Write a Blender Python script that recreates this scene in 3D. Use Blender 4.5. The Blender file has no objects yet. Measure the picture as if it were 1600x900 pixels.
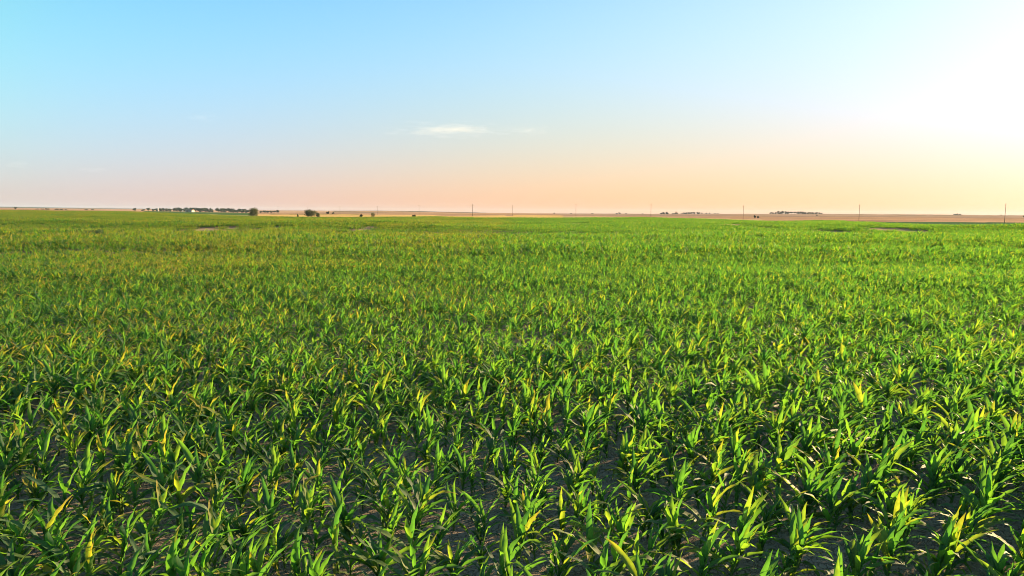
import bpy, math, random
import numpy as np
from mathutils import Matrix, Vector, Euler

# ------------------------------------------------------------------ camera, sky, sun, exposure
S = bpy.context.scene
COL = S.collection
R = math.radians
CAM_H, PITCH, ROLL, FPX = 3.2, 6.2, 0.35, 1066.7      # FPX: focal length in pixels of a 1600 px wide frame
EXPOSURE = 2.05
SUN_AZ, SUN_EL = 56.0, 11.0                            # azimuth to the right of the view direction (+Y)

cam = bpy.data.cameras.new('camera')
cam.lens, cam.sensor_width = 24.0, 36.0
cam.clip_start, cam.clip_end = 0.1, 40000.0
cam_ob = bpy.data.objects.new('camera', cam)
COL.objects.link(cam_ob)
cam_ob.matrix_world = Matrix.Translation((0, 0, CAM_H)) @ Matrix.Rotation(R(90 - PITCH), 4, 'X') @ Matrix.Rotation(R(ROLL), 4, 'Z')
S.camera = cam_ob

world = bpy.data.worlds.new('World')
S.world = world
world.use_nodes = True
wn, wl = world.node_tree.nodes, world.node_tree.links
sky = wn.new('ShaderNodeTexSky')
sky.sky_type = 'NISHITA'
sky.sun_disc = False
sky.sun_elevation = R(SUN_EL)
sky.sun_rotation = R(SUN_AZ)
sky.altitude = 300
sky.air_density, sky.dust_density, sky.ozone_density = 1.0, 1.0, 3.0
wn['Background'].inputs[1].default_value = 0.15

def wmath(op, a, b=None, clamp=None):
    n = wn.new('ShaderNodeMath'); n.operation = op
    for i, v in enumerate((a, b)):
        if v is None: continue
        if isinstance(v, (int, float)): n.inputs[i].default_value = v
        else: wl.new(v, n.inputs[i])
    return n.outputs[0]

# grade of the physical sky (the photograph's processed tones): compressed contrast, hue by height above the
# horizon and by angle from the sun
SKY_DIR = Vector((math.sin(R(SUN_AZ)) * math.cos(R(SUN_EL)), math.cos(R(SUN_AZ)) * math.cos(R(SUN_EL)), math.sin(R(SUN_EL))))
tc = wn.new('ShaderNodeTexCoord')
sx = wn.new('ShaderNodeSeparateXYZ'); wl.new(tc.outputs['Generated'], sx.inputs[0])
hh = wmath('MINIMUM', wmath('MAXIMUM', sx.outputs[2], 0.0), 0.29)
dt = wn.new('ShaderNodeVectorMath'); dt.operation = 'DOT_PRODUCT'
wl.new(tc.outputs['Generated'], dt.inputs[0]); dt.inputs[1].default_value = SKY_DIR
mu = wmath('MINIMUM', wmath('MAXIMUM', dt.outputs['Value'], -0.02), 0.945)
feats = [hh, wmath('MULTIPLY', hh, hh), mu, wmath('MULTIPLY', mu, mu), wmath('MULTIPLY', hh, mu), wmath('MULTIPLY', wmath('MULTIPLY', hh, hh), mu), wmath('MULTIPLY', wmath('MULTIPLY', mu, mu), mu), wmath('MULTIPLY', wmath('MULTIPLY', mu, mu), hh)]
sep = wn.new('ShaderNodeSeparateColor'); wl.new(sky.outputs[0], sep.inputs[0])
cmb = wn.new('ShaderNodeCombineColor')
SKY_G = 0.35
SKY_FIT = [[-0.6003, -2.2102, -1.8558, 0.4854, -0.0557, -1.7659, -0.066, -0.5535, 4.8282],
           [-0.9148, 3.9898, -9.7131, -0.4606, 0.5246, -0.3958, 1.6004, -0.292, 0.7851],
           [-0.8684, 4.2856, -11.0793, -0.3998, -2.798, 6.5134, -2.4641, 2.6664, -1.9549]]
for c in range(3):
    acc = wmath('MULTIPLY', wmath('LOGARITHM', wmath('MAXIMUM', wmath('MULTIPLY', sep.outputs[c], 0.15), 1e-4), math.e), SKY_G)
    acc = wmath('ADD', acc, SKY_FIT[c][0] + (1 - EXPOSURE) * math.log(2))
    acc = wmath('SUBTRACT', acc, wmath('MULTIPLY', wmath('MAXIMUM', wmath('SUBTRACT', sx.outputs[2], 0.29), 0.0), 1.0))
    for k, f_ in zip(SKY_FIT[c][1:], feats): acc = wmath('ADD', acc, wmath('MULTIPLY', f_, k))
    wl.new(wmath('DIVIDE', wmath('EXPONENT', acc), 0.15), cmb.inputs[c])
wl.new(cmb.outputs[0], wn['Background'].inputs[0])

sun = bpy.data.lights.new('sun', 'SUN')
sun.energy, sun.angle = 5.0, R(0.5)
sun.color = (1.0, 0.71, 0.36)
sun_ob = bpy.data.objects.new('sun', sun)
COL.objects.link(sun_ob)
sd = Vector((math.sin(R(SUN_AZ)) * math.cos(R(SUN_EL)), math.cos(R(SUN_AZ)) * math.cos(R(SUN_EL)), math.sin(R(SUN_EL))))
sun_ob.rotation_euler = (-sd).to_track_quat('-Z', 'Y').to_euler()

S.view_settings.view_transform = 'Standard'
S.view_settings.look = 'None'
S.view_settings.exposure = EXPOSURE
S.view_settings.gamma = 1.0
S.view_settings.use_curve_mapping = False
S.render.engine = 'CYCLES'
S.cycles.pixel_filter_type = 'BLACKMAN_HARRIS'
S.cycles.filter_width = 1.0
S.cycles.max_bounces = 8
S.cycles.transmission_bounces = 6
S.cycles.diffuse_bounces = 4
S.cycles.volume_bounces = 1
HAZE = 3e-5

# ------------------------------------------------------------------ small helpers
rng = np.random.default_rng(7)
random.seed(7)

def tag(o, label=None, cat=None, group=None, kind=None):
    if label: o['label'] = label
    if cat: o['category'] = cat
    if group: o['group'] = group
    if kind: o['kind'] = kind
    return o

def link(name, me, parent=None, loc=None):
    o = bpy.data.objects.new(name, me)
    COL.objects.link(o)
    if parent: o.parent = parent
    if loc is not None: o.location = loc
    return o

def empty(name, loc, rz=0.0, sc=1.0):
    o = bpy.data.objects.new(name, None)
    o.empty_display_size = 0.2
    COL.objects.link(o)
    o.location, o.rotation_euler = loc, (0, 0, rz)
    o.scale = (sc, sc, sc) if np.isscalar(sc) else sc
    return o

def copy_tree(o, parent=None):
    c = o.copy()
    COL.objects.link(c)
    if parent: c.parent = parent
    for ch in o.children: copy_tree(ch, c)
    return c

def mesh_from(name, verts, faces, mat=None, attrs=None, smooth=True):
    me = bpy.data.meshes.new(name)
    verts = np.asarray(verts, dtype=np.float32)
    faces = np.asarray(faces, dtype=np.int32)
    me.vertices.add(len(verts)); me.vertices.foreach_set('co', verts.ravel())
    k = faces.shape[1]
    me.loops.add(faces.size); me.loops.foreach_set('vertex_index', faces.ravel())
    me.polygons.add(len(faces)); me.polygons.foreach_set('loop_start', np.arange(0, faces.size, k, dtype=np.int32))
    me.update(calc_edges=True)
    me.polygons.foreach_set('use_smooth', np.full(len(faces), smooth))
    for n, a in (attrs or {}).items():
        a = np.asarray(a, dtype=np.float32)
        if a.ndim == 1:
            me.attributes.new(n, 'FLOAT', 'POINT').data.foreach_set('value', a)
        else:
            c = np.ones((len(a), 4), np.float32); c[:, :3] = a
            me.attributes.new(n, 'FLOAT_COLOR', 'POINT').data.foreach_set('color', c.ravel())
    if mat: me.materials.append(mat)
    me.validate()
    return me

class MB:
    """collects boxes, prisms and tubes into one mesh"""
    def __init__(s): s.v, s.f = [], []
    def poly(s, vs, fs):
        n = len(s.v); s.v += [tuple(p) for p in vs]; s.f += [tuple(i + n for i in f) for f in fs]
    def box(s, c, d):
        x, y, z = (q / 2 for q in d)
        s.poly([(c[0] + i * x, c[1] + j * y, c[2] + k * z) for i in (-1, 1) for j in (-1, 1) for k in (-1, 1)],
               [(0, 1, 3, 2), (4, 6, 7, 5), (0, 4, 5, 1), (2, 3, 7, 6), (0, 2, 6, 4), (1, 5, 7, 3)])
    def tube(s, pts, rad, n=8):
        rings = []
        for i, (p, r) in enumerate(zip(pts, rad)):
            p = Vector(p)
            d = (Vector(pts[min(i + 1, len(pts) - 1)]) - Vector(pts[max(i - 1, 0)])).normalized()
            a = d.orthogonal().normalized(); b = d.cross(a)
            rings.append([p + r * (a * math.cos(2 * math.pi * j / n) + b * math.sin(2 * math.pi * j / n)) for j in range(n)])
        vs = [q for r_ in rings for q in r_]
        fs = [(i * n + j, i * n + (j + 1) % n, (i + 1) * n + (j + 1) % n, (i + 1) * n + j) for i in range(len(pts) - 1) for j in range(n)]
        fs += [tuple(reversed(range(n))), tuple((len(pts) - 1) * n + j for j in range(n))]
        s.poly(vs, fs)
    def mesh(s, name, mat, smooth=False):
        me = bpy.data.meshes.new(name)
        me.from_pydata(s.v, [], s.f); me.update()
        me.polygons.foreach_set('use_smooth', [smooth] * len(me.polygons))
        me.materials.append(mat)
        return me

def value_noise(x, y, seed):
    """smooth 2-D noise in -1..1"""
    x, y = np.asarray(x, float), np.asarray(y, float)
    xi, yi = np.floor(x), np.floor(y)
    fx, fy = x - xi, y - yi
    fx, fy = fx * fx * (3 - 2 * fx), fy * fy * (3 - 2 * fy)
    def h(a, b):
        v = np.sin(a * 127.1 + b * 311.7 + seed * 74.7) * 43758.5453
        return (v - np.floor(v)) * 2 - 1
    return (h(xi, yi) * (1 - fx) + h(xi + 1, yi) * fx) * (1 - fy) + (h(xi, yi + 1) * (1 - fx) + h(xi + 1, yi + 1) * fx) * fy

# ------------------------------------------------------------------ terrain: height and the edge of the corn field
HX = lambda px: (np.asarray(px, float) - 800) / FPX                   # photo column -> bearing slope X / Y
COLS = HX([-500, 0, 200, 400, 600, 800, 1000, 1200, 1400, 1600, 2100])
DEPS = np.array([0, 60, 130, 250, 430, 520, 800, 1200, 2000, 3000, 5000, 7500, 12000.])
def _e(px, d): return CAM_H + px * d / FPX                            # elevation in photo pixels -> height
TAB = np.array([
    # each row: one bearing, heights at DEPS
    [0, 0, .4, 1.1, 2.4, 2.9, _e(1.6, 800), _e(2.2, 1200), _e(3, 2000), _e(3.6, 3000), _e(4.6, 5000), _e(6.2, 7500), _e(6, 12000)],
    [0, 0, .4, 1.1, 2.4, 2.9, _e(1.6, 800), _e(2.2, 1200), _e(3, 2000), _e(3.6, 3000), _e(4.6, 5000), _e(6.2, 7500), _e(6, 12000)],
    [0, 0, .3, .9, 2.0, 2.4, _e(-.4, 800), _e(.6, 1200), _e(1.4, 2000), _e(2.6, 3000), _e(3.8, 5000), _e(4.6, 7500), _e(4, 12000)],
    [0, 0, .1, -.1, -.3, -.5, _e(-4.0, 800), _e(-2.2, 1200), _e(-.8, 2000), _e(1.2, 3000), _e(2.9, 5000), _e(3.2, 7500), _e(3, 12000)],
    [0, 0, .1, -.1, -.3, -.2, _e(-2.8, 800), _e(-1.0, 1200), _e(1.6, 2000), _e(3.2, 3000), _e(3.2, 5000), _e(3, 7500), _e(2, 12000)],
    [0, 0, .1, -.1, -.1, .1, _e(-2.4, 800), _e(-1.2, 1200), _e(.2, 2000), _e(1.0, 3000), _e(.8, 5000), _e(.6, 7500), _e(.5, 12000)],
    [0, 0, 0, .2, .8, .8, _e(-2.6, 800), _e(-1.4, 1200), _e(.2, 2000), _e(.9, 3000), _e(.7, 5000), _e(.6, 7500), _e(.5, 12000)],
    [0, 0, -.1, -.5, -1.0, -.8, _e(-2.8, 800), _e(-.8, 1200), _e(1.5, 2000), _e(1.9, 3000), _e(1.5, 5000), _e(1, 7500), _e(.5, 12000)],
    [0, 0, -.3, -.9, .1, .3, _e(-2.6, 800), _e(-.2, 1200), _e(2.3, 2000), _e(2.6, 3000), _e(2, 5000), _e(1, 7500), _e(.5, 12000)],
    [0, 0, -.3, -1.0, .25, .5, _e(-3.2, 800), _e(-.4, 1200), _e(2.0, 2000), _e(2.3, 3000), _e(2, 5000), _e(1, 7500), _e(.5, 12000)],
    [0, 0, -.3, -1.0, .25, .5, _e(-3.2, 800), _e(-.4, 1200), _e(2.0, 2000), _e(2.3, 3000), _e(2, 5000), _e(1, 7500), _e(.5, 12000)],
])
EDGE_PX = [-500, 0, 200, 400, 600, 800, 860, 960, 1050, 1100, 1200, 1310, 1345, 1400, 1600, 2100]
EDGE_D = [540, 540, 535, 470, 470, 455, 450, 425, 430, 450, 420, 405, 330, 270, 235, 225]
DARK_PX = [-500, 840, 870, 960, 1060, 1100, 1280, 1300, 1350, 1600, 2100]      # far limit of the blue-green crop strip
DARK_D = [0, 0, 462, 505, 470, 0, 0, 415, 425, 398, 380]

def field_edge(u): return np.interp(u, HX(EDGE_PX), EDGE_D)

def smooth01(t):
    t = np.clip(t, 0, 1)
    return t * t * (3 - 2 * t)

# low swells in the field: centre x, y, half-widths, height
RIDGES = [(74, 150, 62, 26, 1.15), (53, 102, 17, 10, -.55), (120, 235, 80, 30, .5), (-48, 112, 40, 15, .55), (28, 84, 20, 9, .35), (-20, 45, 30, 7, -.22), (25, 40, 26, 6, -.2), (20, 230, 45, 26, .5), (-90, 190, 60, 25, .5), (60, 78, 18, 9, -.25)]
def height(x, y):
    x, y = np.atleast_1d(np.asarray(x, float)), np.atleast_1d(np.asarray(y, float))
    d = np.hypot(x, y) * np.where(y > 0, 1, 1)
    u = np.clip(x / np.maximum(y, 0.35 * np.maximum(d, 1e-6)), COLS[0], COLS[-1])
    dep = np.clip(np.maximum(y, 0.35 * d), 0, DEPS[-1])
    j = np.clip(np.searchsorted(COLS, u, 'right') - 1, 0, len(COLS) - 2)
    tu = smooth01((u - COLS[j]) / (COLS[j + 1] - COLS[j])) * .5 + .5 * (u - COLS[j]) / (COLS[j + 1] - COLS[j])
    i = np.clip(np.searchsorted(DEPS, dep, 'right') - 1, 0, len(DEPS) - 2)
    tv = (dep - DEPS[i]) / (DEPS[i + 1] - DEPS[i])
    z = (TAB[j, i] * (1 - tv) + TAB[j, i + 1] * tv) * (1 - tu) + (TAB[j + 1, i] * (1 - tv) + TAB[j + 1, i + 1] * tv) * tu
    amp = np.clip((d - 8) / 60, 0, 1)
    z = z + amp * (0.62 * value_noise(x / 60, y / 24, 1) + 0.24 * value_noise(x / 26, y / 12, 2))
    for x0, y0, sx_, sy_, a_ in RIDGES:
        z = z + a_ * np.exp(-((x - x0) / sx_) ** 2 - ((y - y0) / sy_) ** 2)
    z = z + np.clip((d - 600) / 1500, 0, 1) * 1.0 * value_noise(x / 420, y / 300, 3)
    return z

# bare or thin patches in the crop: photo column, depth, half-widths across and along, strength
BARE = [(1355, 117, 5.6, 19.0, 1.0), (1398, 136, 5, 9, .9), (318, 98, 4.5, 11.0, .52), (395, 106, 3.6, 10.0, .42), (568, 107, 1.6, 12, .8), (1095, 180, 6.5, 36, .9),
        (880, 215, 7, 40, .75), (836, 235, 5, 36, .7), (690, 240, 9, 30, .5)]
def bareness(x, y):
    x, y = np.asarray(x, float), np.asarray(y, float)
    b = np.zeros(np.broadcast(x, y).shape)
    wob = .35 * value_noise(x / 2.2, y / 2.8, 9)
    for px, dep, wx, wy, s in BARE:
        cx = HX(px) * dep
        q = np.sqrt(((x - cx) / wx) ** 2 + ((y - dep) / wy) ** 2) + wob
        b = np.maximum(b, s * smooth01((1.25 - q) / .5))
    return b

# ------------------------------------------------------------------ materials
def new_mat(name):
    m = bpy.data.materials.new(name); m.use_nodes = True
    nt = m.node_tree
    return m, nt, nt.nodes, nt.links, nt.nodes['Principled BSDF']

def attr(nodes, name):
    n = nodes.new('ShaderNodeAttribute'); n.attribute_name = name
    return n

def mathn(nt, op, a, b=None, c=None, clamp=False):
    n = nt.nodes.new('ShaderNodeMath'); n.operation = op; n.use_clamp = clamp
    for i, v in enumerate((a, b, c)):
        if v is None: continue
        if isinstance(v, (int, float)): n.inputs[i].default_value = v
        else: nt.links.new(v, n.inputs[i])
    return n.outputs[0]

def mixc(nt, f, a, b, mode='MIX'):
    n = nt.nodes.new('ShaderNodeMix'); n.data_type = 'RGBA'; n.blend_type = mode
    for s, v in ((n.inputs[0], f), (n.inputs[6], a), (n.inputs[7], b)):
        if isinstance(v, (int, float)): s.default_value = v
        elif isinstance(v, tuple): s.default_value = (*v, 1)
        else: nt.links.new(v, s)
    return n.outputs[2]

def noise(nt, vec, scale, detail=3, rough=.55):
    n = nt.nodes.new('ShaderNodeTexNoise')
    n.inputs['Scale'].default_value = scale; n.inputs['Detail'].default_value = detail; n.inputs['Roughness'].default_value = rough
    if vec is not None: nt.links.new(vec, n.inputs['Vector'])
    return n

def ramp(nt, f, stops):
    n = nt.nodes.new('ShaderNodeValToRGB')
    el = n.color_ramp.elements
    while len(el) < len(stops): el.new(.5)
    for e, (p, c) in zip(el, stops): e.position = p; e.color = (*c, 1) if len(c) == 3 else c
    nt.links.new(f, n.inputs[0])
    return n.outputs[0]

def leaf_material():
    m, nt, N, L, P = new_mat('corn_leaf')
    t, lr, ac, pr = (attr(N, k).outputs['Fac'] for k in ('along', 'leaf_random', 'across', 'plant_random'))
    oi = N.new('ShaderNodeObjectInfo').outputs['Random']
    geo = N.new('ShaderNodeTexCoord')
    vein = mathn(nt, 'SUBTRACT', 1.0, mathn(nt, 'MULTIPLY', mathn(nt, 'ABSOLUTE', ac), 5.0), clamp=True)
    big = noise(nt, N.new('ShaderNodeNewGeometry').outputs['Position'], .07, 4, .6)
    r1 = mathn(nt, 'FRACT', mathn(nt, 'ADD', mathn(nt, 'ADD', lr, pr), oi))
    mottle = noise(nt, geo.outputs['Object'], 22, 3)
    # reflected colour: blue-green old leaves to yellow-green young ones
    refl = ramp(nt, r1, [(0, (.032, .080, .056)), (.4, (.046, .106, .052)), (.75, (.085, .145, .038)), (1, (.150, .175, .032))])
    trans = ramp(nt, r1, [(0, (.07, .25, .020)), (.5, (.145, .385, .022)), (.85, (.25, .45, .024)), (1, (.37, .46, .026))])
    lum = mathn(nt, 'MULTIPLY_ADD', mottle.outputs['Fac'], .7, .65)
    refl = mixc(nt, 1.0, refl, lum, 'MULTIPLY'); trans = mixc(nt, 1.0, trans, lum, 'MULTIPLY')
    refl = mixc(nt, mathn(nt, 'MULTIPLY', vein, .6), refl, (.16, .20, .07))
    # yellowed, drying tips and margins on part of the leaves, plus painted front-lit gold
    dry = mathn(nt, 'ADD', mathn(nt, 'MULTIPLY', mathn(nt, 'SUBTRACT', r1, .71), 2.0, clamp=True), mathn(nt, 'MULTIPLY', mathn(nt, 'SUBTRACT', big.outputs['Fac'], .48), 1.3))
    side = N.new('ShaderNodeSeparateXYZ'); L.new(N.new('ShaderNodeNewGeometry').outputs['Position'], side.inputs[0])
    dry = mathn(nt, 'ADD', dry, mathn(nt, 'MAXIMUM', mathn(nt, 'MINIMUM', mathn(nt, 'MULTIPLY_ADD', side.outputs[0], -.05, -.03), .16), -.2))  # sunlight put into the colour: front-lit gold to the left, backlit green to the right
    dry = mathn(nt, 'ADD', dry, mathn(nt, 'MINIMUM', mathn(nt, 'MAXIMUM', mathn(nt, 'MULTIPLY_ADD', side.outputs[1], .004, -.06), 0.0), .16))  # yellower with depth into the field
    tip = mathn(nt, 'ADD', t, mathn(nt, 'ADD', mathn(nt, 'MULTIPLY', mathn(nt, 'ABSOLUTE', ac), .18), mathn(nt, 'MULTIPLY', mathn(nt, 'SUBTRACT', mottle.outputs['Fac'], .5), .35)))
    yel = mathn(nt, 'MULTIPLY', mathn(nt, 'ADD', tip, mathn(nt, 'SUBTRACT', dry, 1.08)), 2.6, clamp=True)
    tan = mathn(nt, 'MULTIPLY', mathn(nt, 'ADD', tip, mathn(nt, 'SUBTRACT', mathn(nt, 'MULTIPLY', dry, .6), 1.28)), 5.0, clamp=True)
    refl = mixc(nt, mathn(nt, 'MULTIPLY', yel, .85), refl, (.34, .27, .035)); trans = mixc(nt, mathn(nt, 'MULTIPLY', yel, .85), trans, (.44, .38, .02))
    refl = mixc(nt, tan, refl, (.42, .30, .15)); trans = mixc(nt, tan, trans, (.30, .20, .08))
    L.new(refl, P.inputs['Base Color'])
    P.inputs['Roughness'].default_value = .52
    P.inputs['Specular IOR Level'].default_value = .38
    bump = N.new('ShaderNodeBump'); bump.inputs['Strength'].default_value = .35; bump.inputs['Distance'].default_value = .003
    wv = N.new('ShaderNodeTexWave'); wv.inputs['Scale'].default_value = 2.2; wv.inputs['Distortion'].default_value = .3
    cmb = N.new('ShaderNodeCombineXYZ'); L.new(ac, cmb.inputs[0]); L.new(cmb.outputs[0], wv.inputs['Vector'])
    L.new(wv.outputs['Fac'], bump.inputs['Height']); L.new(bump.outputs[0], P.inputs['Normal'])
    tr = N.new('ShaderNodeBsdfTranslucent'); L.new(trans, tr.inputs['Color'])
    mx = N.new('ShaderNodeMixShader'); mx.inputs[0].default_value = .52
    L.new(P.outputs[0], mx.inputs[1]); L.new(tr.outputs[0], mx.inputs[2])
    L.new(mx.outputs[0], N['Material Output'].inputs['Surface'])
    return m

def plain_mat(name, col, rough=.8, var=.25, scale=3.0, spec=.3):
    m, nt, N, L, P = new_mat(name)
    n = noise(nt, N.new('ShaderNodeTexCoord').outputs['Object'], scale, 4)
    f = mathn(nt, 'MULTIPLY_ADD', n.outputs['Fac'], 2 * var, 1 - var)
    L.new(mixc(nt, 1.0, col, f, 'MULTIPLY'), P.inputs['Base Color'])
    P.inputs['Roughness'].default_value = rough; P.inputs['Specular IOR Level'].default_value = spec
    return m

def foliage_mat(name, col, trans):
    m, nt, N, L, P = new_mat(name)
    lr = attr(N, 'leaf_random').outputs['Fac']
    f = mathn(nt, 'MULTIPLY_ADD', lr, .9, .55)
    L.new(mixc(nt, 1.0, col, f, 'MULTIPLY'), P.inputs['Base Color'])
    P.inputs['Roughness'].default_value = .6
    tr = N.new('ShaderNodeBsdfTranslucent'); tr.inputs['Color'].default_value = (*trans, 1)
    mx = N.new('ShaderNodeMixShader'); mx.inputs[0].default_value = .25
    L.new(P.outputs[0], mx.inputs[1]); L.new(tr.outputs[0], mx.inputs[2])
    L.new(mx.outputs[0], N['Material Output'].inputs['Surface'])
    return m

def ground_material():
    m, nt, N, L, P = new_mat('ground')
    alb = attr(N, 'albedo').outputs['Color']
    co = N.new('ShaderNodeTexCoord').outputs['Object']
    n1, n2, n3 = noise(nt, co, 1.3, 5), noise(nt, co, 9, 5, .65), noise(nt, co, .05, 3)
    f = mathn(nt, 'MULTIPLY', mathn(nt, 'MULTIPLY_ADD', n2.outputs['Fac'], .9, .55), mathn(nt, 'MULTIPLY_ADD', n1.outputs['Fac'], .6, .7))
    f = mathn(nt, 'MULTIPLY', f, mathn(nt, 'MULTIPLY_ADD', n3.outputs['Fac'], .5, .75))
    vor = N.new('ShaderNodeTexVoronoi'); vor.feature = 'DISTANCE_TO_EDGE'; vor.inputs['Scale'].default_value = 7
    wv = N.new('ShaderNodeVectorMath'); wv.operation = 'ADD'
    L.new(co, wv.inputs[0]); L.new(noise(nt, co, 4, 2).outputs['Color'], wv.inputs[1]); L.new(wv.outputs[0], vor.inputs['Vector'])
    crack = mathn(nt, 'MULTIPLY', vor.outputs['Distance'], 14.0, clamp=True)
    f = mathn(nt, 'MULTIPLY', f, mathn(nt, 'MULTIPLY_ADD', crack, .4, .6))
    L.new(mixc(nt, 1.0, alb, f, 'MULTIPLY'), P.inputs['Base Color'])
    P.inputs['Roughness'].default_value = 1.0; P.inputs['Specular IOR Level'].default_value = 0.0
    b = N.new('ShaderNodeBump'); b.inputs['Strength'].default_value = .8; b.inputs['Distance'].default_value = .04
    L.new(mathn(nt, 'ADD', mathn(nt, 'MULTIPLY', crack, .5), n2.outputs['Fac']), b.inputs['Height']); L.new(b.outputs[0], P.inputs['Normal'])
    return m

M_LEAF = leaf_material()
M_STALK = plain_mat('corn_stalk', (.10, .17, .045), .5, .35, 9)
M_GROUND = ground_material()
M_STRAW = plain_mat('straw', (.27, .21, .15), .85, .4, 6)
M_BARK = plain_mat('bark', (.11, .08, .055), .9, .4, 6)
M_POLE = plain_mat('weathered_wood', (.13, .10, .075), .85, .3, 4)
M_STEEL = plain_mat('galvanised_steel', (.40, .39, .38), .8, .15, 2)
M_PORCELAIN = plain_mat('insulator_glaze', (.30, .30, .32), .3, .1, 2)
M_WHITE = plain_mat('white_boards', (.33, .30, .27), .6, .12, .6)
M_REDROOF = plain_mat('rusty_roof', (.34, .16, .10), .6, .25, .4)
M_GREY = plain_mat('grey_roof', (.30, .30, .31), .5, .15, .4)
M_DARK = plain_mat('dark_opening', (.03, .028, .025), .6, .2, 1)
M_CROWN = [foliage_mat('foliage_olive', (.070, .082, .026), (.06, .08, .012)),
           foliage_mat('foliage_dark', (.034, .052, .026), (.03, .045, .012)),
           foliage_mat('foliage_brown', (.050, .040, .024), (.03, .03, .010)),
           foliage_mat('foliage_weed', (.035, .082, .032), (.06, .14, .012))]

# ------------------------------------------------------------------ ground sheet
def ground_albedo(x, y):
    n = len(x)
    d = np.maximum(y, .35 * np.hypot(x, y))
    u = x / np.maximum(d, 1e-6)
    px = 800 + u * FPX
    c = np.tile(np.array([.26, .205, .170]), (n, 1))                       # bare soil under the crop
    b = bareness(x, y)[:, None]
    c = c * (1 - b) + np.array([.44, .33, .185]) * b
    e = field_edge(u) + 6
    out = d > e
    stub = np.array([.45, .275, .17]); straw = np.array([.66, .42, .16]); mauve = np.array([.40, .27, .19]); green = np.array([.085, .14, .05]); dark = np.array([.075, .085, .05])
    lay = value_noise(px / 260 + 3, np.log(d + 1) * 9, 5)[:, None]
    c = np.where(out[:, None], stub * (1 + .28 * lay), c)
    def zone(mask, col): c[mask & out] = col
    zone((px > 870) & (d > 900), mauve); c[(px > 870) & (d > 900) & out] *= (1 + .3 * lay[(px > 870) & (d > 900) & out])
    zone((px > 860) & (px < 1190) & (d < 620), np.array([.52, .36, .21]))
    zone((px > 402) & (px < 880) & (d < 860 + 40 * value_noise(px / 60, px * 0, 4)), straw)
    zone((px > 540) & (px < 800) & (d < 840) & (d > 700) & (value_noise(px / 90, d / 60, 8) > .25), stub)
    zone((px > 425) & (px < 560) & (d > 900) & (d < 1050), dark * 1.4)
    zone((px > 500) & (px < 640) & (d > 1500) & (d < 1750), dark * 1.6)
    zone((px > 520) & (px < 760) & (d > 2500) & (d < 3400), dark)
    zone(d < np.interp(px, DARK_PX, DARK_D), np.array([.080, .145, .070]))
    zone((px > 225) & (px < 402) & (d < 1750), green)
    zone((px > 330) & (px < 402) & (d < 640), np.array([.4, .33, .16]))
    zone((px < 225) & (d < 700), green * 1.1)
    zone((px > 1395) & (px < 1500) & (d > 1500) & (d < 1650), dark * 1.5)
    zone((px > 1330) & (d > 2200), dark * 2.0)
    zone((px < 300) & (d > 5200), np.array([.10, .11, .07]))
    return c

def build_ground():
    az = np.concatenate([np.linspace(-180, -62, 40)[:-1], np.linspace(-62, 62, 620), np.linspace(62, 180, 40)[1:-1]])
    az = np.radians(az)
    rr = np.concatenate([[0.0, .7, 1.4], 2.0 * (13000 / 2.0) ** np.linspace(0, 1, 430)])
    A, Q = np.meshgrid(az, rr)
    x, y = (Q * np.sin(A)).ravel(), (Q * np.cos(A)).ravel()
    z = height(x, y)
    d = np.hypot(x, y)
    near = np.clip(1 - d / 40, 0, 1)
    z = z + near * (.035 * value_noise(x / .5, y / .5, 11) + .02 * value_noise(x / .17, y / .17, 12))
    na, nr = len(az), len(rr)
    i, j = np.meshgrid(np.arange(nr - 1), np.arange(na), indexing='ij')
    j2 = (j + 1) % na
    f = np.stack([i * na + j, i * na + j2, (i + 1) * na + j2, (i + 1) * na + j], -1).reshape(-1, 4)[:, ::-1]
    me = mesh_from('ground', np.stack([x, y, z], 1), f, M_GROUND, {'albedo': ground_albedo(x, y)})
    return tag(link('ground', me), kind='structure')
build_ground()

# ------------------------------------------------------------------ corn plants
WIND = np.array([1.0, .25, 0.0])

def leaf_geo(r, base, az, length, width, elev, bend, twist, segs, across, wind):
    """one arching, keeled corn leaf: verts, faces, along, across"""
    t = np.linspace(0, 1, segs + 1)
    p = np.array(base, float); pts = [p.copy()]; dirs = []
    hd = np.array([math.cos(az), math.sin(az), 0.0])
    el = elev
    for k in range(segs):
        s = (k + .5) / segs
        e = elev - bend * s ** 1.6
        h = hd + WIND * wind * s * 1.0
        h = h / np.linalg.norm(h)
        d = h * math.cos(e) + np.array([0, 0, math.sin(e)])
        dirs.append(d); p = p + d * length / segs; pts.append(p.copy())
    dirs.append(dirs[-1])
    w = width * np.interp(t, [0, .08, .3, .5, .75, .92, 1], [.55, .72, 1, .97, .62, .22, .012])
    vs, al, acs = [], [], []
    ac = np.linspace(-1, 1, across + 1)
    ph = r.uniform(0, 6.3)
    for k in range(segs + 1):
        d = dirs[k]
        side = np.cross(d, [0, 0, 1.0]); ns = np.linalg.norm(side)
        side = side / ns if ns > 1e-4 else np.array([-hd[1], hd[0], 0])
        up = np.cross(side, d)
        a = twist * t[k] ** 1.3
        side, up = side * math.cos(a) + up * math.sin(a), up * math.cos(a) - side * math.sin(a)
        keel = (.62 - .42 * t[k]) * w[k] * .5
        for q in ac:
            rip = (.009 * math.sin(t[k] * 21 + ph + (1.7 if q > 0 else 0)) * abs(q) * min(1, w[k] / .03)) if segs > 6 else 0
            vs.append(pts[k] + side * (q * w[k] * .5) + up * (keel * abs(q) ** 1.2 + rip))
            al.append(t[k]); acs.append(q)
    n = across + 1
    fs = [(k * n + i, k * n + i + 1, (k + 1) * n + i + 1, (k + 1) * n + i) for k in range(segs) for i in range(across)]
    return np.array(vs), np.array(fs), np.array(al), np.array(acs)

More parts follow.
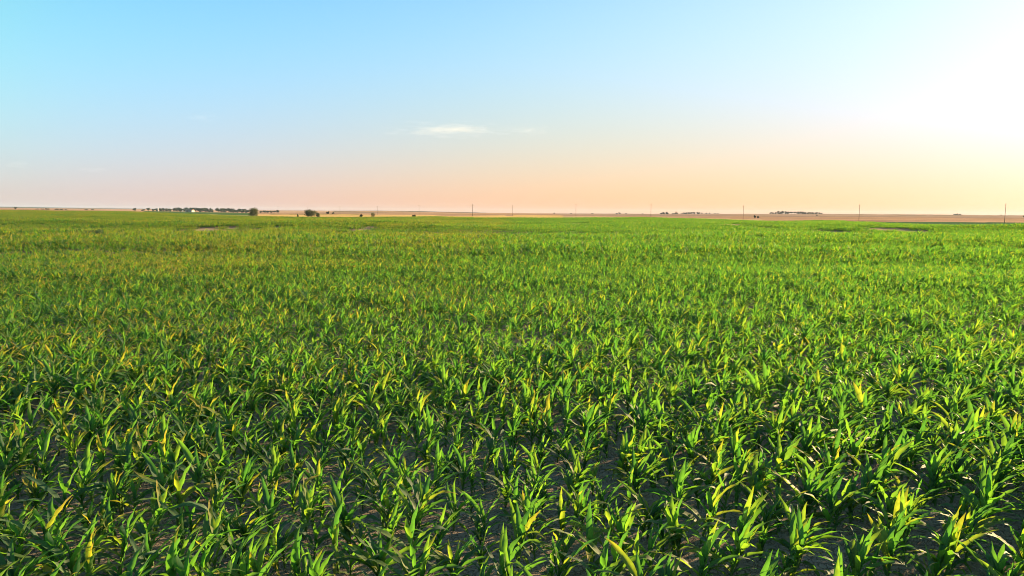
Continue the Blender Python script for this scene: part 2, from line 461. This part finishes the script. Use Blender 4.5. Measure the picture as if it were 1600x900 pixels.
def plant_design(r):
    """parameters of every leaf of one plant, and its stalk"""
    H = r.uniform(.30, .44)
    n = int(r.integers(9, 12))
    plane = r.uniform(0, math.pi)
    lean = np.array([r.normal(.03, .03), r.normal(0, .03)])
    leaves = []
    for k in range(n):
        s = k / (n - 1)
        z = H * (.12 + .88 * s ** .85)
        az = plane + (k % 2) * math.pi + r.normal(0, .32)
        if s < .3:
            p = dict(length=r.uniform(.34, .48), width=r.uniform(.042, .060), elev=r.uniform(.6, 1.0), bend=r.uniform(1.2, 2.2), twist=r.normal(0, .8))
        elif s < .72:
            p = dict(length=r.uniform(.56, .78), width=r.uniform(.070, .096), elev=r.uniform(.8, 1.25), bend=r.uniform(.6, 2.1), twist=r.normal(0, .35))
        else:
            p = dict(length=r.uniform(.38, .58), width=r.uniform(.054, .078), elev=r.uniform(1.0, 1.48), bend=r.uniform(.05, 1.1), twist=r.normal(0, .45))
        p['base'] = (lean[0] * s, lean[1] * s, z); p['az'] = az; p['wind'] = r.uniform(.3, 1.3) * (.4 + s * .6); p['rnd'] = r.random()
        leaves.append(p)
    return dict(H=H, lean=lean, leaves=leaves, rnd=r.random())

def stalk_geo(D, n=7):
    H, lean = D['H'], D['lean']
    zs = np.linspace(-.04, 1.18, 6)
    rad = np.array([.016, .0165, .016, .0145, .0115, .006])
    vs, fs = [], []
    for z, q in zip(zs, rad):
        for j in range(n):
            a = 2 * math.pi * j / n
            vs.append((lean[0] * max(z, 0) + q * math.cos(a), lean[1] * max(z, 0) + q * math.sin(a), z * H))
    for i in range(len(zs) - 1):
        for j in range(n):
            fs.append((i * n + j, i * n + (j + 1) % n, (i + 1) * n + (j + 1) % n, (i + 1) * n + j))
    return np.array(vs), np.array(fs)

def leaf_kw(p): return dict(base=p['base'], az=p['az'], length=p['length'], width=p['width'], elev=p['elev'], bend=p['bend'], twist=p['twist'], wind=p['wind'])

class Soup:
    def __init__(s): s.V, s.F, s.A, s.C, s.R, s.P, s.n = [], [], [], [], [], [], 0
    def add(s, v, f, a, c, lr, pr):
        s.V.append(v); s.F.append(f + s.n); s.A.append(a); s.C.append(c); s.R.append(np.full(len(v), lr)); s.P.append(np.full(len(v), pr)); s.n += len(v)
    def mesh(s, name):
        return mesh_from(name, np.concatenate(s.V), np.concatenate(s.F), M_LEAF, {'along': np.concatenate(s.A), 'across': np.concatenate(s.C), 'leaf_random': np.concatenate(s.R), 'plant_random': np.concatenate(s.P)})

NV = 14
designs = [plant_design(np.random.default_rng(100 + k)) for k in range(NV)]
src_plants = bpy.data.collections.new('corn_plant_sources')          # instanced by the crop object only
src_patches = bpy.data.collections.new('corn_patch_sources')

leaf_meshes, stalk_meshes = [], []
for k, D in enumerate(designs):
    r = np.random.default_rng(300 + k)
    soup = Soup(); lm = []
    for p in D['leaves']:
        v, f, a, c = leaf_geo(r, segs=11, across=4, **leaf_kw(p))
        one = Soup(); one.add(v, f, a, c, p['rnd'], 0); lm.append(one.mesh('leaf'))
        soup.add(v, f, a, c, p['rnd'], 0)
    v, f = stalk_geo(D)
    stalk_meshes.append(mesh_from('stalk', v, f, M_STALK))
    soup.add(v, f, np.zeros(len(v)), np.zeros(len(v)), .3, 0)
    leaf_meshes.append(lm)
    src_plants.objects.link(bpy.data.objects.new('corn_plant_source_%02d' % k, soup.mesh('corn_plant_source')))

ROW, STEP, NROW = .48, .19, 6
PW, PL = ROW * NROW, STEP * 8                                        # a patch of the row lattice
ROW_ANG = R(44)
ax_r = np.array([math.sin(ROW_ANG), math.cos(ROW_ANG)])              # along the rows
ax_c = np.array([math.cos(ROW_ANG), -math.sin(ROW_ANG)])             # across the rows

NP = 10
for k in range(NP):
    r = np.random.default_rng(500 + k)
    soup = Soup()
    for i in range(NROW):
        for j in range(8):
            if r.random() < .10: continue
            D = plant_design(r)
            ox, oy = (i + .5) * ROW - PW / 2 + r.normal(0, .07), (j + .5) * STEP - PL / 2 + r.normal(0, .08)
            sc = r.normal(.64, .15); pr = r.random()
            for p in D['leaves'][2:]:
                v, f, a, c = leaf_geo(r, segs=5, across=2, **leaf_kw(p))
                soup.add(v * sc + np.array([ox, oy, 0]), f, a, c, p['rnd'], pr)
    # patch-local axes: x across the rows, y along them
    src_patches.objects.link(bpy.data.objects.new('corn_patch_source_%02d' % k, soup.mesh('corn_patch_source')))

def vigour(x, y):
    """plant size over the field: broad bands of stronger and weaker growth"""
    return 1.0 + (.20 + .14 * np.clip((np.hypot(x, y) - 20) / 30, 0, 1)) * value_noise(x / 42, y / 10, 21) + .13 * value_noise(x / 5, y / 4, 22) + .10 * value_noise(x / 2.1, y / 1.9, 23)

cells = np.stack(np.meshgrid(np.arange(-300, 301), np.arange(-50, 420), indexing='ij'), -1).reshape(-1, 2)
cc = cells[:, :1] * PW * ax_c + cells[:, 1:] * PL * ax_r
cd = np.hypot(cc[:, 0], cc[:, 1]); caz = np.degrees(np.arctan2(cc[:, 0], cc[:, 1]))
dep = np.maximum(cc[:, 1], .35 * cd)
inside = dep < field_edge(cc[:, 0] / np.maximum(dep, 1e-3))
NEAR = 46.0
is_near = (cd < NEAR) & ((np.abs(caz) < 80) | (cd < 9))
is_far = (cd >= NEAR) & inside & (caz > -50) & (caz < 54)

near_pts = []
for (a, b) in cells[is_near]:
    r = np.random.default_rng(int(a + 1000) * 5003 + int(b + 1000))
    for i in range(NROW):
        for j in range(8):
            if r.random() < .09: continue
            ca, cb = (i + .5) * ROW - PW / 2 + r.normal(0, .07), (j + .5) * STEP - PL / 2 + r.normal(0, .09)
            q = (a * PW + ca) * ax_c + (b * PL + cb) * ax_r
            near_pts.append((q[0], q[1], r.random(), r.normal(0, 1), r.random(), r.normal(0, .06), r.normal(0, .06)))
near_pts = np.array(near_pts)
near_pts = near_pts[np.hypot(near_pts[:, 0], near_pts[:, 1]) > 1.2]
nx, ny = near_pts[:, 0], near_pts[:, 1]
nz = height(nx, ny)
nsc = vigour(nx, ny) * (1 + .14 * near_pts[:, 3]) * .645
nsc = np.clip(nsc, .30, .86)
nvar = (near_pts[:, 2] * NV).astype(int) % NV
nrot = np.where(near_pts[:, 4] < .5, 1, -1) * (near_pts[:, 4] - (near_pts[:, 4] >= .5) * .5) * 1.6

# which plants show largest in the photo: project each plant's middle
MI = np.array(cam_ob.matrix_world.inverted())
def project(x, y, z):
    p = np.stack([x, y, z, np.ones_like(x)], 1) @ MI.T
    dpt = -p[:, 2]
    dpt_ok = np.where(dpt > .1, dpt, np.nan)
    return 800 + p[:, 0] / dpt_ok * FPX, 450 - p[:, 1] / dpt_ok * FPX, dpt
mx_, my_, md_ = project(nx, ny, nz + .42 * nsc)
bx_, by_, _ = project(nx, ny, nz)
vis = (md_ > .1) & (mx_ > 4) & (mx_ < 1596) & (my_ > 0) & (my_ < 896)
size = np.where(vis, nsc / np.maximum(md_, .1), -1)
chosen = np.argsort(-size)[:300]
chosen_mask = np.zeros(len(nx), bool); chosen_mask[chosen] = True

# --- the 300 plants that show largest, each a thing of its own
ORD = ['first', 'second', 'third', 'fourth', 'fifth', 'sixth', 'seventh', 'eighth', 'ninth', 'tenth', 'eleventh', 'twelfth', 'thirteenth', 'fourteenth', 'fifteenth',
       'sixteenth', 'seventeenth', 'eighteenth', 'nineteenth', 'twentieth', 'twenty-first', 'twenty-second', 'twenty-third', 'twenty-fourth', 'twenty-fifth']
proto = {}
def corn_plant(v):
    if v in proto: return copy_tree(proto[v])
    root = empty('corn_plant', (0, 0, 0))
    link('stalk', stalk_meshes[v], root)
    for me in leaf_meshes[v]: link('leaf', me, root)
    proto[v] = root
    return root
order = chosen[np.argsort(-by_[chosen])]
for band in range(12):
    idx = order[band * 25:(band + 1) * 25]
    idx = idx[np.argsort(bx_[idx])]
    for k, i in enumerate(idx):
        o = corn_plant(nvar[i])
        o.location = (nx[i], ny[i], nz[i]); o.rotation_euler = (near_pts[i, 5], near_pts[i, 6], nrot[i]); o.scale = (nsc[i],) * 3
        D = designs[nvar[i]]
        look = ('tall' if nsc[i] > .72 else 'small' if nsc[i] < .57 else 'knee-high') + ' ' + ('upright' if np.mean([p['bend'] for p in D['leaves']]) < 1.15 else 'arching-leaved')
        tag(o, '%s corn plant, %s from left in the %s line from the camera' % (look, ORD[k], ORD[band]), 'corn plant', 'young corn plants nearest the camera')

# --- all the other plants: one crop object
fx, fy = cc[is_far, 0], cc[is_far, 1]
fb = bareness(fx, fy)
fr = np.random.default_rng(77)
fsz = vigour(fx, fy) * (1 - .75 * fb) * fr.normal(1, .08, len(fx))
keepf = fr.random(len(fx)) > fb * .75
fx, fy, fsz = fx[keepf], fy[keepf], fsz[keepf]
kp = ~chosen_mask
px_ = np.concatenate([nx[kp], fx]); py_ = np.concatenate([ny[kp], fy]); pz_ = height(px_, py_)
n1, n2 = int(kp.sum()), len(fx)
me = bpy.data.meshes.new('corn_crop')
me.vertices.add(n1 + n2); me.vertices.foreach_set('co', np.stack([px_, py_, pz_], 1).astype(np.float32).ravel())
rot = np.zeros((n1 + n2, 3), np.float32)
rot[:n1, 0], rot[:n1, 1], rot[:n1, 2] = near_pts[kp, 5], near_pts[kp, 6], nrot[kp]
rot[n1:, 2] = -ROW_ANG + np.where(fr.random(n2) < .5, 0, math.pi) * 0
me.attributes.new('spin', 'FLOAT_VECTOR', 'POINT').data.foreach_set('vector', rot.ravel())
me.attributes.new('size', 'FLOAT', 'POINT').data.foreach_set('value', np.concatenate([nsc[kp], fsz]).astype(np.float32))
me.attributes.new('far', 'FLOAT', 'POINT').data.foreach_set('value', np.concatenate([np.zeros(n1), np.ones(n2)]).astype(np.float32))
me.attributes.new('pick', 'INT', 'POINT').data.foreach_set('value', np.concatenate([nvar[kp], fr.integers(0, NP, n2)]).astype(np.int32))
me.materials.append(M_LEAF)
crop = tag(link('corn_crop', me), 'green rows of young corn filling the field behind the nearest plants', 'crop', kind='stuff')

ng = bpy.data.node_groups.new('corn_crop', 'GeometryNodeTree')
ng.interface.new_socket('Geometry', in_out='INPUT', socket_type='NodeSocketGeometry')
ng.interface.new_socket('Geometry', in_out='OUTPUT', socket_type='NodeSocketGeometry')
G, GL = ng.nodes, ng.links
gi, go, join = G.new('NodeGroupInput'), G.new('NodeGroupOutput'), G.new('GeometryNodeJoinGeometry')
def named(n, t):
    a = G.new('GeometryNodeInputNamedAttribute'); a.data_type = t; a.inputs['Name'].default_value = n
    return a.outputs['Attribute']
for coll, want in ((src_plants, 0), (src_patches, 1)):
    ci = G.new('GeometryNodeCollectionInfo'); ci.inputs['Collection'].default_value = coll
    ci.inputs['Separate Children'].default_value = True; ci.inputs['Reset Children'].default_value = True
    cmpn = G.new('FunctionNodeCompare'); cmpn.data_type = 'FLOAT'; cmpn.operation = 'GREATER_THAN' if want else 'LESS_THAN'
    GL.new(named('far', 'FLOAT'), cmpn.inputs[0]); cmpn.inputs[1].default_value = .5
    ip = G.new('GeometryNodeInstanceOnPoints')
    GL.new(gi.outputs[0], ip.inputs['Points']); GL.new(cmpn.outputs[0], ip.inputs['Selection']); GL.new(ci.outputs[0], ip.inputs['Instance'])
    ip.inputs['Pick Instance'].default_value = True
    GL.new(named('pick', 'INT'), ip.inputs['Instance Index']); GL.new(named('spin', 'FLOAT_VECTOR'), ip.inputs['Rotation']); GL.new(named('size', 'FLOAT'), ip.inputs['Scale'])
    GL.new(ip.outputs[0], join.inputs[0])
GL.new(join.outputs[0], go.inputs[0])
mod = crop.modifiers.new('rows', 'NODES'); mod.node_group = ng
print('near plants', n1, 'far patches', n2)

# ------------------------------------------------------------------ dry litter on the soil between the nearest plants
def litter():
    r = np.random.default_rng(5)
    n = 11000
    dd = 3.2 + 14 * r.random(n) ** .8; a = r.uniform(-.85, .9, n)
    x, y = dd * np.sin(a), dd * np.cos(a)
    z = height(x, y) + .035 * value_noise(x / .5, y / .5, 11) + .02 * value_noise(x / .17, y / .17, 12)
    L_, w, th = r.uniform(.04, .17, n), r.uniform(.004, .012, n), r.uniform(0, 6.28, n)
    tilt, arch = r.normal(0, .25, n), r.uniform(0, .02, n)
    V, F = [], []
    d = np.stack([np.cos(th), np.sin(th), tilt * .5], 1); sd_ = np.stack([-np.sin(th), np.cos(th), r.normal(0, .4, n)], 1)
    P0 = np.stack([x, y, z + .014], 1)
    rows = []
    for t in (-.5, 0, .5):
        c = P0 + d * (t * L_)[:, None]; c[:, 2] += arch * (1 - 4 * t * t)
        rows += [c - sd_ * w[:, None] / 2, c + sd_ * w[:, None] / 2]
    V = np.stack(rows, 1).reshape(-1, 3)
    b = np.arange(n)[:, None] * 6
    F = np.concatenate([b + np.array([0, 2, 3, 1]), b + np.array([2, 4, 5, 3])])
    tag(link('crop_litter', mesh_from('crop_litter', V, F, M_STRAW)), 'pale dry stalk litter lying on the soil between corn plants', 'litter', kind='stuff')
litter()

# ------------------------------------------------------------------ trees and bushes beyond the field
def crown_mesh(r, H, W, lobes, leaves, leaf, base=.12, gap=.0):
    """crown of many leaf clumps spread through a few uneven lobes; base: crown bottom as a share of the height"""
    cs = []
    for k in range(lobes):
        a = r.uniform(0, 6.28); q = math.sqrt(r.random()) * .62
        zz = base + (1 - base) * r.uniform(.22, .80)
        k2 = 1 - abs(zz - .5) * .7
        cs.append((q * W / 2 * math.cos(a) * k2, q * W / 2 * math.sin(a) * k2, zz * H, r.uniform(.30, .48) * W / 2 * (1.15 - .5 * q), r.uniform(.16, .26) * H))
    V, F, A = [], [], []
    for i in range(leaves):
        c = cs[r.integers(lobes)]
        v = r.normal(size=3); v /= np.linalg.norm(v)
        rad = r.random() ** .4 * 1.05
        p = np.array([c[0] + v[0] * c[3] * rad, c[1] + v[1] * c[3] * rad, c[2] + v[2] * c[4] * rad])
        if p[2] < base * H * .5: p[2] = base * H * .5 + r.random() * .1 * H
        n = r.normal(size=3) + v * .7; n /= np.linalg.norm(n)
        u = np.cross(n, r.normal(size=3)); u /= np.linalg.norm(u); w = np.cross(n, u)
        s1, s2 = leaf * r.uniform(.6, 1.4), leaf * r.uniform(.4, 1.0)
        b = len(V)
        V += [p - u * s1, p - w * s2 * .6, p + u * s1, p + w * s2]
        F.append((b, b + 1, b + 2, b + 3)); A += [r.random()] * 4
    return np.array(V), np.array(F), np.array(A)

def trunk_mesh(r, H, W, base):
    m = MB()
    top = H * (base + .45)
    r0 = max(.12, H * .028)
    m.tube([(0, 0, -.4), (r.normal(0, .1), r.normal(0, .1), H * (base + .1)), (r.normal(0, .2), r.normal(0, .2), top)], [r0 * 1.2, r0 * .9, r0 * .3], 7)
    for k in range(5):
        a = r.uniform(0, 6.28); z0 = H * (base + r.uniform(.02, .25)); L_ = W * r.uniform(.22, .36)
        m.tube([(0, 0, z0), (L_ * .5 * math.cos(a), L_ * .5 * math.sin(a), z0 + H * .1), (L_ * math.cos(a), L_ * math.sin(a), z0 + H * .24)], [r0 * .5, r0 * .35, r0 * .12], 5)
    return m.mesh('trunk', M_BARK, True)

def at(px, depth):
    x = HX(px) * depth
    return Vector((x, depth, float(height(x, depth)[0])))

tree_id = [0]
def tree(px, depth, hpx, wpx, label, cat='tree', group=None, mat=0, base=.12, dens=1.0, lobes=None, name=None, sink=0.0, cover=1.0):
    tree_id[0] += 1
    r = np.random.default_rng(9000 + tree_id[0])
    H, W = hpx * depth / FPX, wpx * depth / FPX
    big = hpx > 6.8 and wpx > 8
    n = int((3600 if big else 420) * dens)
    lobes = lobes or (16 if big else 7)
    leaf = math.sqrt(W * H / n) * (1.7 if big else 2.1) * cover
    o = empty(name or cat.replace(' ', '_'), at(px, depth) - Vector((0, 0, sink)), r.uniform(0, 6.28))
    V, F, A = crown_mesh(r, H, W, lobes, n, leaf, base)
    link('crown', mesh_from('crown', V, F, M_CROWN[mat], {'leaf_random': A}, smooth=False), o)
    link('trunk', trunk_mesh(r, H, W, base), o)
    return tag(o, label, cat, group)

NTH = ORD + ['twenty-sixth', 'twenty-seventh', 'twenty-eighth', 'twenty-ninth', 'thirtieth', 'thirty-first', 'thirty-second']
# by the far edge of the corn
tree(398, 505, 15.5, 20, 'large round olive tree standing alone at the far edge of the corn', mat=0, base=.03, lobes=30)
tree(487, 540, 12.8, 24, 'broad low spreading dark tree at the far edge of the corn, before the yellow stubble', mat=0, base=.0, lobes=40)
tree(497.5, 535, 8.0, 10, 'pale olive bush against the right side of the broad dark tree', 'bush', mat=0, base=.02)
tree(466.3, 530, 5.6, 3.6, 'narrow upright bush between the round tree and the broad dark tree', 'bush', mat=1, base=.02)
tree(565, 500, 6.2, 7, 'compact dark bush on the yellow stubble, just left of a thin open tree', 'bush', mat=2, base=.02)
tree(574, 500, 2.6, 4, 'tiny low bush between the dark bush and the thin open tree', 'bush', mat=2, base=.02)
tree(583.5, 505, 9.0, 10, 'thin open-crowned tree with sky showing through, on the yellow stubble', mat=0, base=.15, dens=.15, cover=.62)
tree(647, 490, 4.6, 8, 'low rounded bush alone on the yellow stubble between two poles', 'bush', mat=2, base=.02)
tree(513, 1080, 4.6, 6.5, 'small dark tree on the tan field, right of the broad tree', mat=1, base=.05)
tree(521.5, 1080, 2.8, 5, 'low bush beside the small dark tree on the tan field', 'bush', mat=1, base=.02)
tree(1176.5, 700, 4.6, 4.6, 'small dark tree on the tan plain just right of a pole, taller of a pair', mat=1, base=.08)
tree(1181.5, 700, 3.2, 4.4, 'small dark bush on the tan plain, lower of a pair by a pole', 'bush', mat=1, base=.04)
tree(1273, 1150, 2.0, 2.6, 'tiny lone bush on the tan plain below the long dark grove', 'bush', mat=1, base=.02)
tree(1595, 1150, 2.8, 5.5, 'lone dark bush on the tan plain at the far right end of the view', 'bush', mat=1, base=.02)
tree(150, 76, 19, 34, 'dark leafy weed clump standing taller than the corn at the far left of the field', 'weed clump', mat=3, base=.0, dens=3.0, lobes=14, sink=.12)
# windbreak behind the field, either side of the white barn
wb = [(213, 3.6, 5), (226, 3.0, 4.5), (235, 4.2, 6), (243, 3.8, 5), (248, 4.6, 4), (253, 4.4, 5), (258, 4.2, 5), (263, 4.5, 5), (268, 4.4, 5), (275.5, 5.2, 6), (280, 6.6, 7), (285, 6.0, 6), (289.5, 5.2, 6),
      (294, 6.3, 7), (299, 6.0, 6), (304, 6.6, 7), (309, 6.0, 7), (314, 6.0, 6), (319, 6.2, 7), (324, 5.8, 6), (329, 6.0, 6), (333.5, 5.2, 6), (342.5, 5.6, 7), (348, 6.2, 7), (353.5, 6.2, 7), (359, 5.8, 7), (364.5, 6.1, 7), (370, 5.7, 7), (375.5, 5.9, 7), (381, 5.5, 7), (387, 5.2, 7)]
for k, (px, h, w) in enumerate(wb):
    tree(px, 1850 + 60 * math.sin(k * 2.1), h * 1.12, w * 1.45, 'blue-grey tree in the distant windbreak behind the barn, %s from its left end' % NTH[k], group='trees of the distant windbreak', mat=1, base=.04)
for k, (px, h, w) in enumerate([(409, 3.8, 6), (414.5, 4.0, 6), (420, 4.2, 7), (425.5, 3.6, 6), (430, 3.4, 6), (436, 4.6, 6.5)]):
    tree(px, 1800, h, w, 'hazy small tree in the row right of the round tree, %s from its left end' % NTH[k], group='row of small trees beyond the round tree', mat=1, base=.04)
for k, (px, h, w) in enumerate([(29, 3.4, 6), (62, 1.6, 7), (70, 1.8, 7), (77, 2.4, 6), (80, 2.2, 4), (92, 1.8, 7), (99, 2.0, 7), (106, 1.6, 5), (138, 1.5, 6), (148, 1.6, 6)]):
    tree(px, 1300, h, w, 'low dark bush on the far rise beyond the corn, %s counting from the left edge' % NTH[k], 'bush', 'bushes on the far left rise', mat=1, base=.02)
# skyline on the right
sk = [(865, 2.6, 3.5), (891, 1.2, 4), (924, 1.4, 5), (962, 2.4, 5), (966, 3.2, 5), (976, 1.8, 4), (1002, 1.5, 4)]
for k, (px, h, w) in enumerate(sk):
    tree(px, 2300, h, w, 'tiny dark tree alone on the skyline past the tallest pole, %s going right' % NTH[k], group='scattered trees on the skyline', mat=2, base=.04)
sk = [(1031, 3.4, 5), (1034.5, 4.4, 6), (1040, 4.4, 6), (1049, 2.6, 4), (1053, 4.6, 4.5), (1056, 3.0, 3), (1063, 2.0, 5), (1067, 3.6, 5), (1070, 4.0, 4), (1074, 3.8, 4), (1078, 4.2, 5), (1082, 4.2, 4), (1087.5, 4.0, 5), (1090, 3.4, 4), (1094, 2.6, 3.5), (1101, 2.6, 3.5), (1106, 3.4, 3), (1114.5, 2.2, 3), (1119, 2.2, 3)]
for k, (px, h, w) in enumerate(sk):
    tree(px, 2250 + 50 * math.sin(k * 1.7), h, w, 'dark tree in the broken skyline group between two poles, %s from its left end' % NTH[k], group='broken group of skyline trees', mat=2, base=.06)
gv = [(1201, 2.8, 5), (1204, 3.4, 5), (1209, 3.0, 5), (1213, 5.0, 5), (1216, 4.2, 5), (1219.5, 5.2, 6), (1224, 4.4, 6), (1228, 4.2, 6), (1233, 3.9, 7), (1238, 3.8, 6), (1243, 4.2, 6), (1247, 4.6, 6), (1251, 4.4, 6), (1255, 3.8, 6), (1259, 3.4, 6), (1263, 3.6, 5), (1267, 3.2, 6), (1272, 3.0, 6), (1277, 3.0, 6), (1280.5, 2.6, 3)]
for k, (px, h, w) in enumerate(gv):
    tree(px, 2050 + 45 * math.sin(k * 1.3), h, w, 'dark tree of the long low grove on the right skyline, %s from its left end' % NTH[k], group='long grove on the right skyline', mat=2, base=.55 if 1229 < px < 1241 else .05)
sk = [(1486, 1.6, 4), (1490, 2.2, 5), (1494.5, 1.8, 5), (1559, 1.4, 3)]
for k, (px, h, w) in enumerate(sk):
    tree(px, 2100, h, w, 'faint low bush on the skyline near the right end pole, %s going right' % NTH[k], 'bush', 'faint bushes on the right skyline', mat=1, base=.02)

# ------------------------------------------------------------------ utility poles
def utility_pole():
    root = empty('utility_pole', (0, 0, 0))
    m = MB(); m.tube([(0, 0, -1), (0, 0, 5), (0, 0, 11)], [.135, .12, .09], 10); link('pole', m.mesh('pole', M_POLE, True), root)
    m = MB(); m.box((0, .16, 10.2), (2.5, .10, .13)); arm = link('crossarm', m.mesh('crossarm', M_POLE), root)
    for s_ in (-1, 1):
        m = MB(); m.tube([(s_ * .75, .16, 10.14), (0, .16, 9.45)], [.025, .025], 6); link('brace', m.mesh('brace', M_STEEL), root)
    for x, z in ((-1.1, 10.27), (1.1, 10.27), (0, 11.0)):
        m = MB(); m.tube([(x, .16 if x else 0, z), (x, .16 if x else 0, z + .1), (x, .16 if x else 0, z + .13), (x, .16 if x else 0, z + .22)], [.025, .03, .07, .045], 8); link('insulator', m.mesh('insulator', M_PORCELAIN, True), root)
    return root
pp = [(1565, 395), (1338.5, 440), (1158.5, 495), (1015, 550), (898.5, 605), (800, 660), (655, 770), (590.5, 830), (532, 895), (481.5, 950), (436, 1010)]
wh = ['by the right end of the view', 'left of the end pole, over dark crop', 'between the broken trees and the grove', 'just left of the broken skyline trees', 'by the lone skyline bush', 'just right of the tallest pole', 'left of the tallest pole',
      'above the thin open tree', 'between the small dark tree and thin open tree', 'rising behind the broad dark tree', 'rising beside the last tree of the hazy row']
for k, ((px, dpt), t) in enumerate(zip(pp, wh)):
    o = utility_pole() if k == 0 else copy_tree(up)
    if k == 0: up = o
    o.location = at(px, dpt); o.rotation_euler = (0, 0, R(53))
    tag(o, 'slender wooden utility pole ' + t, 'utility pole', 'utility poles in a line across the plain')
o = copy_tree(up); o.location = at(738.3, 640); o.rotation_euler = (0, 0, R(53)); o.scale = (2.0, 2.0, 1.0)
tag(o, 'thickest and darkest wooden utility pole, near the middle of the view', 'utility pole', 'utility poles in a line across the plain')

# ------------------------------------------------------------------ farm buildings by the windbreak
def barn(px, depth, L_, D_, Hh, label):
    root = empty('barn', at(px, depth), R(-12))
    m = MB(); m.box((0, 0, Hh / 2 - .3), (L_, D_, Hh + .6)); w = link('wall', m.mesh('wall', M_WHITE), root)
    m = MB(); g = Hh + .02; rz = Hh + D_ * .26
    m.poly([(-L_ / 2 - .4, -D_ / 2 - .5, g), (L_ / 2 + .4, -D_ / 2 - .5, g), (L_ / 2 + .4, 0, rz), (-L_ / 2 - .4, 0, rz), (-L_ / 2 - .4, D_ / 2 + .5, g), (L_ / 2 + .4, D_ / 2 + .5, g)],
           [(0, 1, 2, 3), (3, 2, 5, 4), (0, 3, 4), (1, 5, 2), (0, 4, 5, 1)]); link('roof', m.mesh('roof', M_REDROOF), root)
    m = MB(); m.box((-L_ * .2, -D_ / 2 - .04, 1.7), (3.6, .08, 3.4)); link('door', m.mesh('door', M_REDROOF), root)
    for x in (.1, .3):
        m = MB(); m.box((L_ * x, -D_ / 2 - .03, 2.2), (1.2, .06, 1.2)); link('window', m.mesh('window', M_DARK), root)
    return tag(root, label, 'barn')
barn(299, 1420, 15, 9, 3.6, 'small white barn with a rusty roof in front of the distant windbreak')
def grain_bin(px, depth, rad, Hh, label):
    root = empty('grain_bin', at(px, depth))
    m = MB(); m.tube([(0, 0, -.5), (0, 0, Hh)], [rad, rad], 20); link('wall', m.mesh('wall', M_STEEL), root)
    m = MB(); m.tube([(0, 0, Hh + .01), (0, 0, Hh + rad * .55)], [rad * 1.04, .2], 20); link('roof', m.mesh('roof', M_GREY), root)
    return tag(root, label, 'grain bin')
grain_bin(249.6, 1500, 1.1, 7.0, 'tall slim pale silo among the left trees of the windbreak')
grain_bin(287.6, 1480, 1.2, 4.0, 'short pale grain bin beside the white barn')

# ------------------------------------------------------------------ clouds
def cloud(px, py, wpx, hpx, depth, dens, label, seed):
    k = depth / FPX
    yh = 334 + (px - 800) * .0061
    c = Vector((HX(px) * depth, depth, CAM_H + (yh - py) * k))
    m, nt, N, L, P = new_mat('cloud_vapour')
    N.remove(P)
    pv = N.new('ShaderNodeVolumePrincipled'); pv.inputs['Color'].default_value = (.98, .98, .98, 1); pv.inputs['Anisotropy'].default_value = .2
    co = N.new('ShaderNodeTexCoord').outputs['Object']
    ln = N.new('ShaderNodeVectorMath'); ln.operation = 'LENGTH'; L.new(co, ln.inputs[0])
    mp = N.new('ShaderNodeMapping'); mp.inputs['Scale'].default_value = (1.5, 1.5, 1.1); mp.inputs['Location'].default_value = (seed * 3.1, seed, 0); mp.inputs['Rotation'].default_value = (0, .12, 0); L.new(co, mp.inputs[0])
    nz_ = noise(nt, mp.outputs[0], 1.9, 7, .68)
    f = mathn(nt, 'SUBTRACT', mathn(nt, 'ADD', nz_.outputs['Fac'], mathn(nt, 'MULTIPLY', mathn(nt, 'SUBTRACT', 1.0, ln.outputs['Value']), .26)), .61)
    L.new(mathn(nt, 'MULTIPLY', mathn(nt, 'MAXIMUM', f, 0.0), dens), pv.inputs['Density'])
    L.new(pv.outputs[0], N['Material Output'].inputs['Volume'])
    # an uneven closed hull, unit size in object space
    V, F = [], []
    nu, nv_ = 24, 12
    for i in range(nv_ + 1):
        for j in range(nu):
            a, b = 2 * math.pi * j / nu, math.pi * i / nv_
            q = 1 + .08 * math.sin(3 * a + seed) * math.sin(b)
            V.append((q * math.sin(b) * math.cos(a), q * math.sin(b) * math.sin(a), math.cos(b)))
    for i in range(nv_):
        for j in range(nu): F.append((i * nu + j, (i + 1) * nu + j, (i + 1) * nu + (j + 1) % nu, i * nu + (j + 1) % nu))
    o = link('cloud', mesh_from('cloud', V, F, m))
    o.location = c; o.scale = (wpx * k / 2, wpx * k / 4, hpx * k / 2)
    return tag(o, label, 'cloud')
cloud(702, 206, 240, 28, 9000, .0026, 'small bright wispy cloud above the middle of the field', 1)
cloud(825, 207, 90, 24, 9000, .0020, 'faint wisp of cloud just right of the small bright cloud', 2)
cloud(322, 187, 80, 20, 9500, .0014, 'faint thin streak of cloud high on the left', 3)
cloud(35, 258, 70, 18, 9500, .0012, 'faint low streak of cloud near the left edge', 4)
cloud(152, 266, 80, 14, 9500, .0010, 'very faint low streak of cloud over the far left hills', 5)

# ------------------------------------------------------------------ haze
m, nt, N, L, P = new_mat('haze')
N.remove(P)
pv = N.new('ShaderNodeVolumePrincipled'); pv.inputs['Color'].default_value = (.50, .72, 1.0, 1); pv.inputs['Density'].default_value = HAZE
L.new(pv.outputs[0], N['Material Output'].inputs['Volume'])
b = MB(); b.box((0, 0, 42), (27000, 27000, 100))
hz = b.mesh('haze', m)
tag(link('haze', hz), kind='stuff')
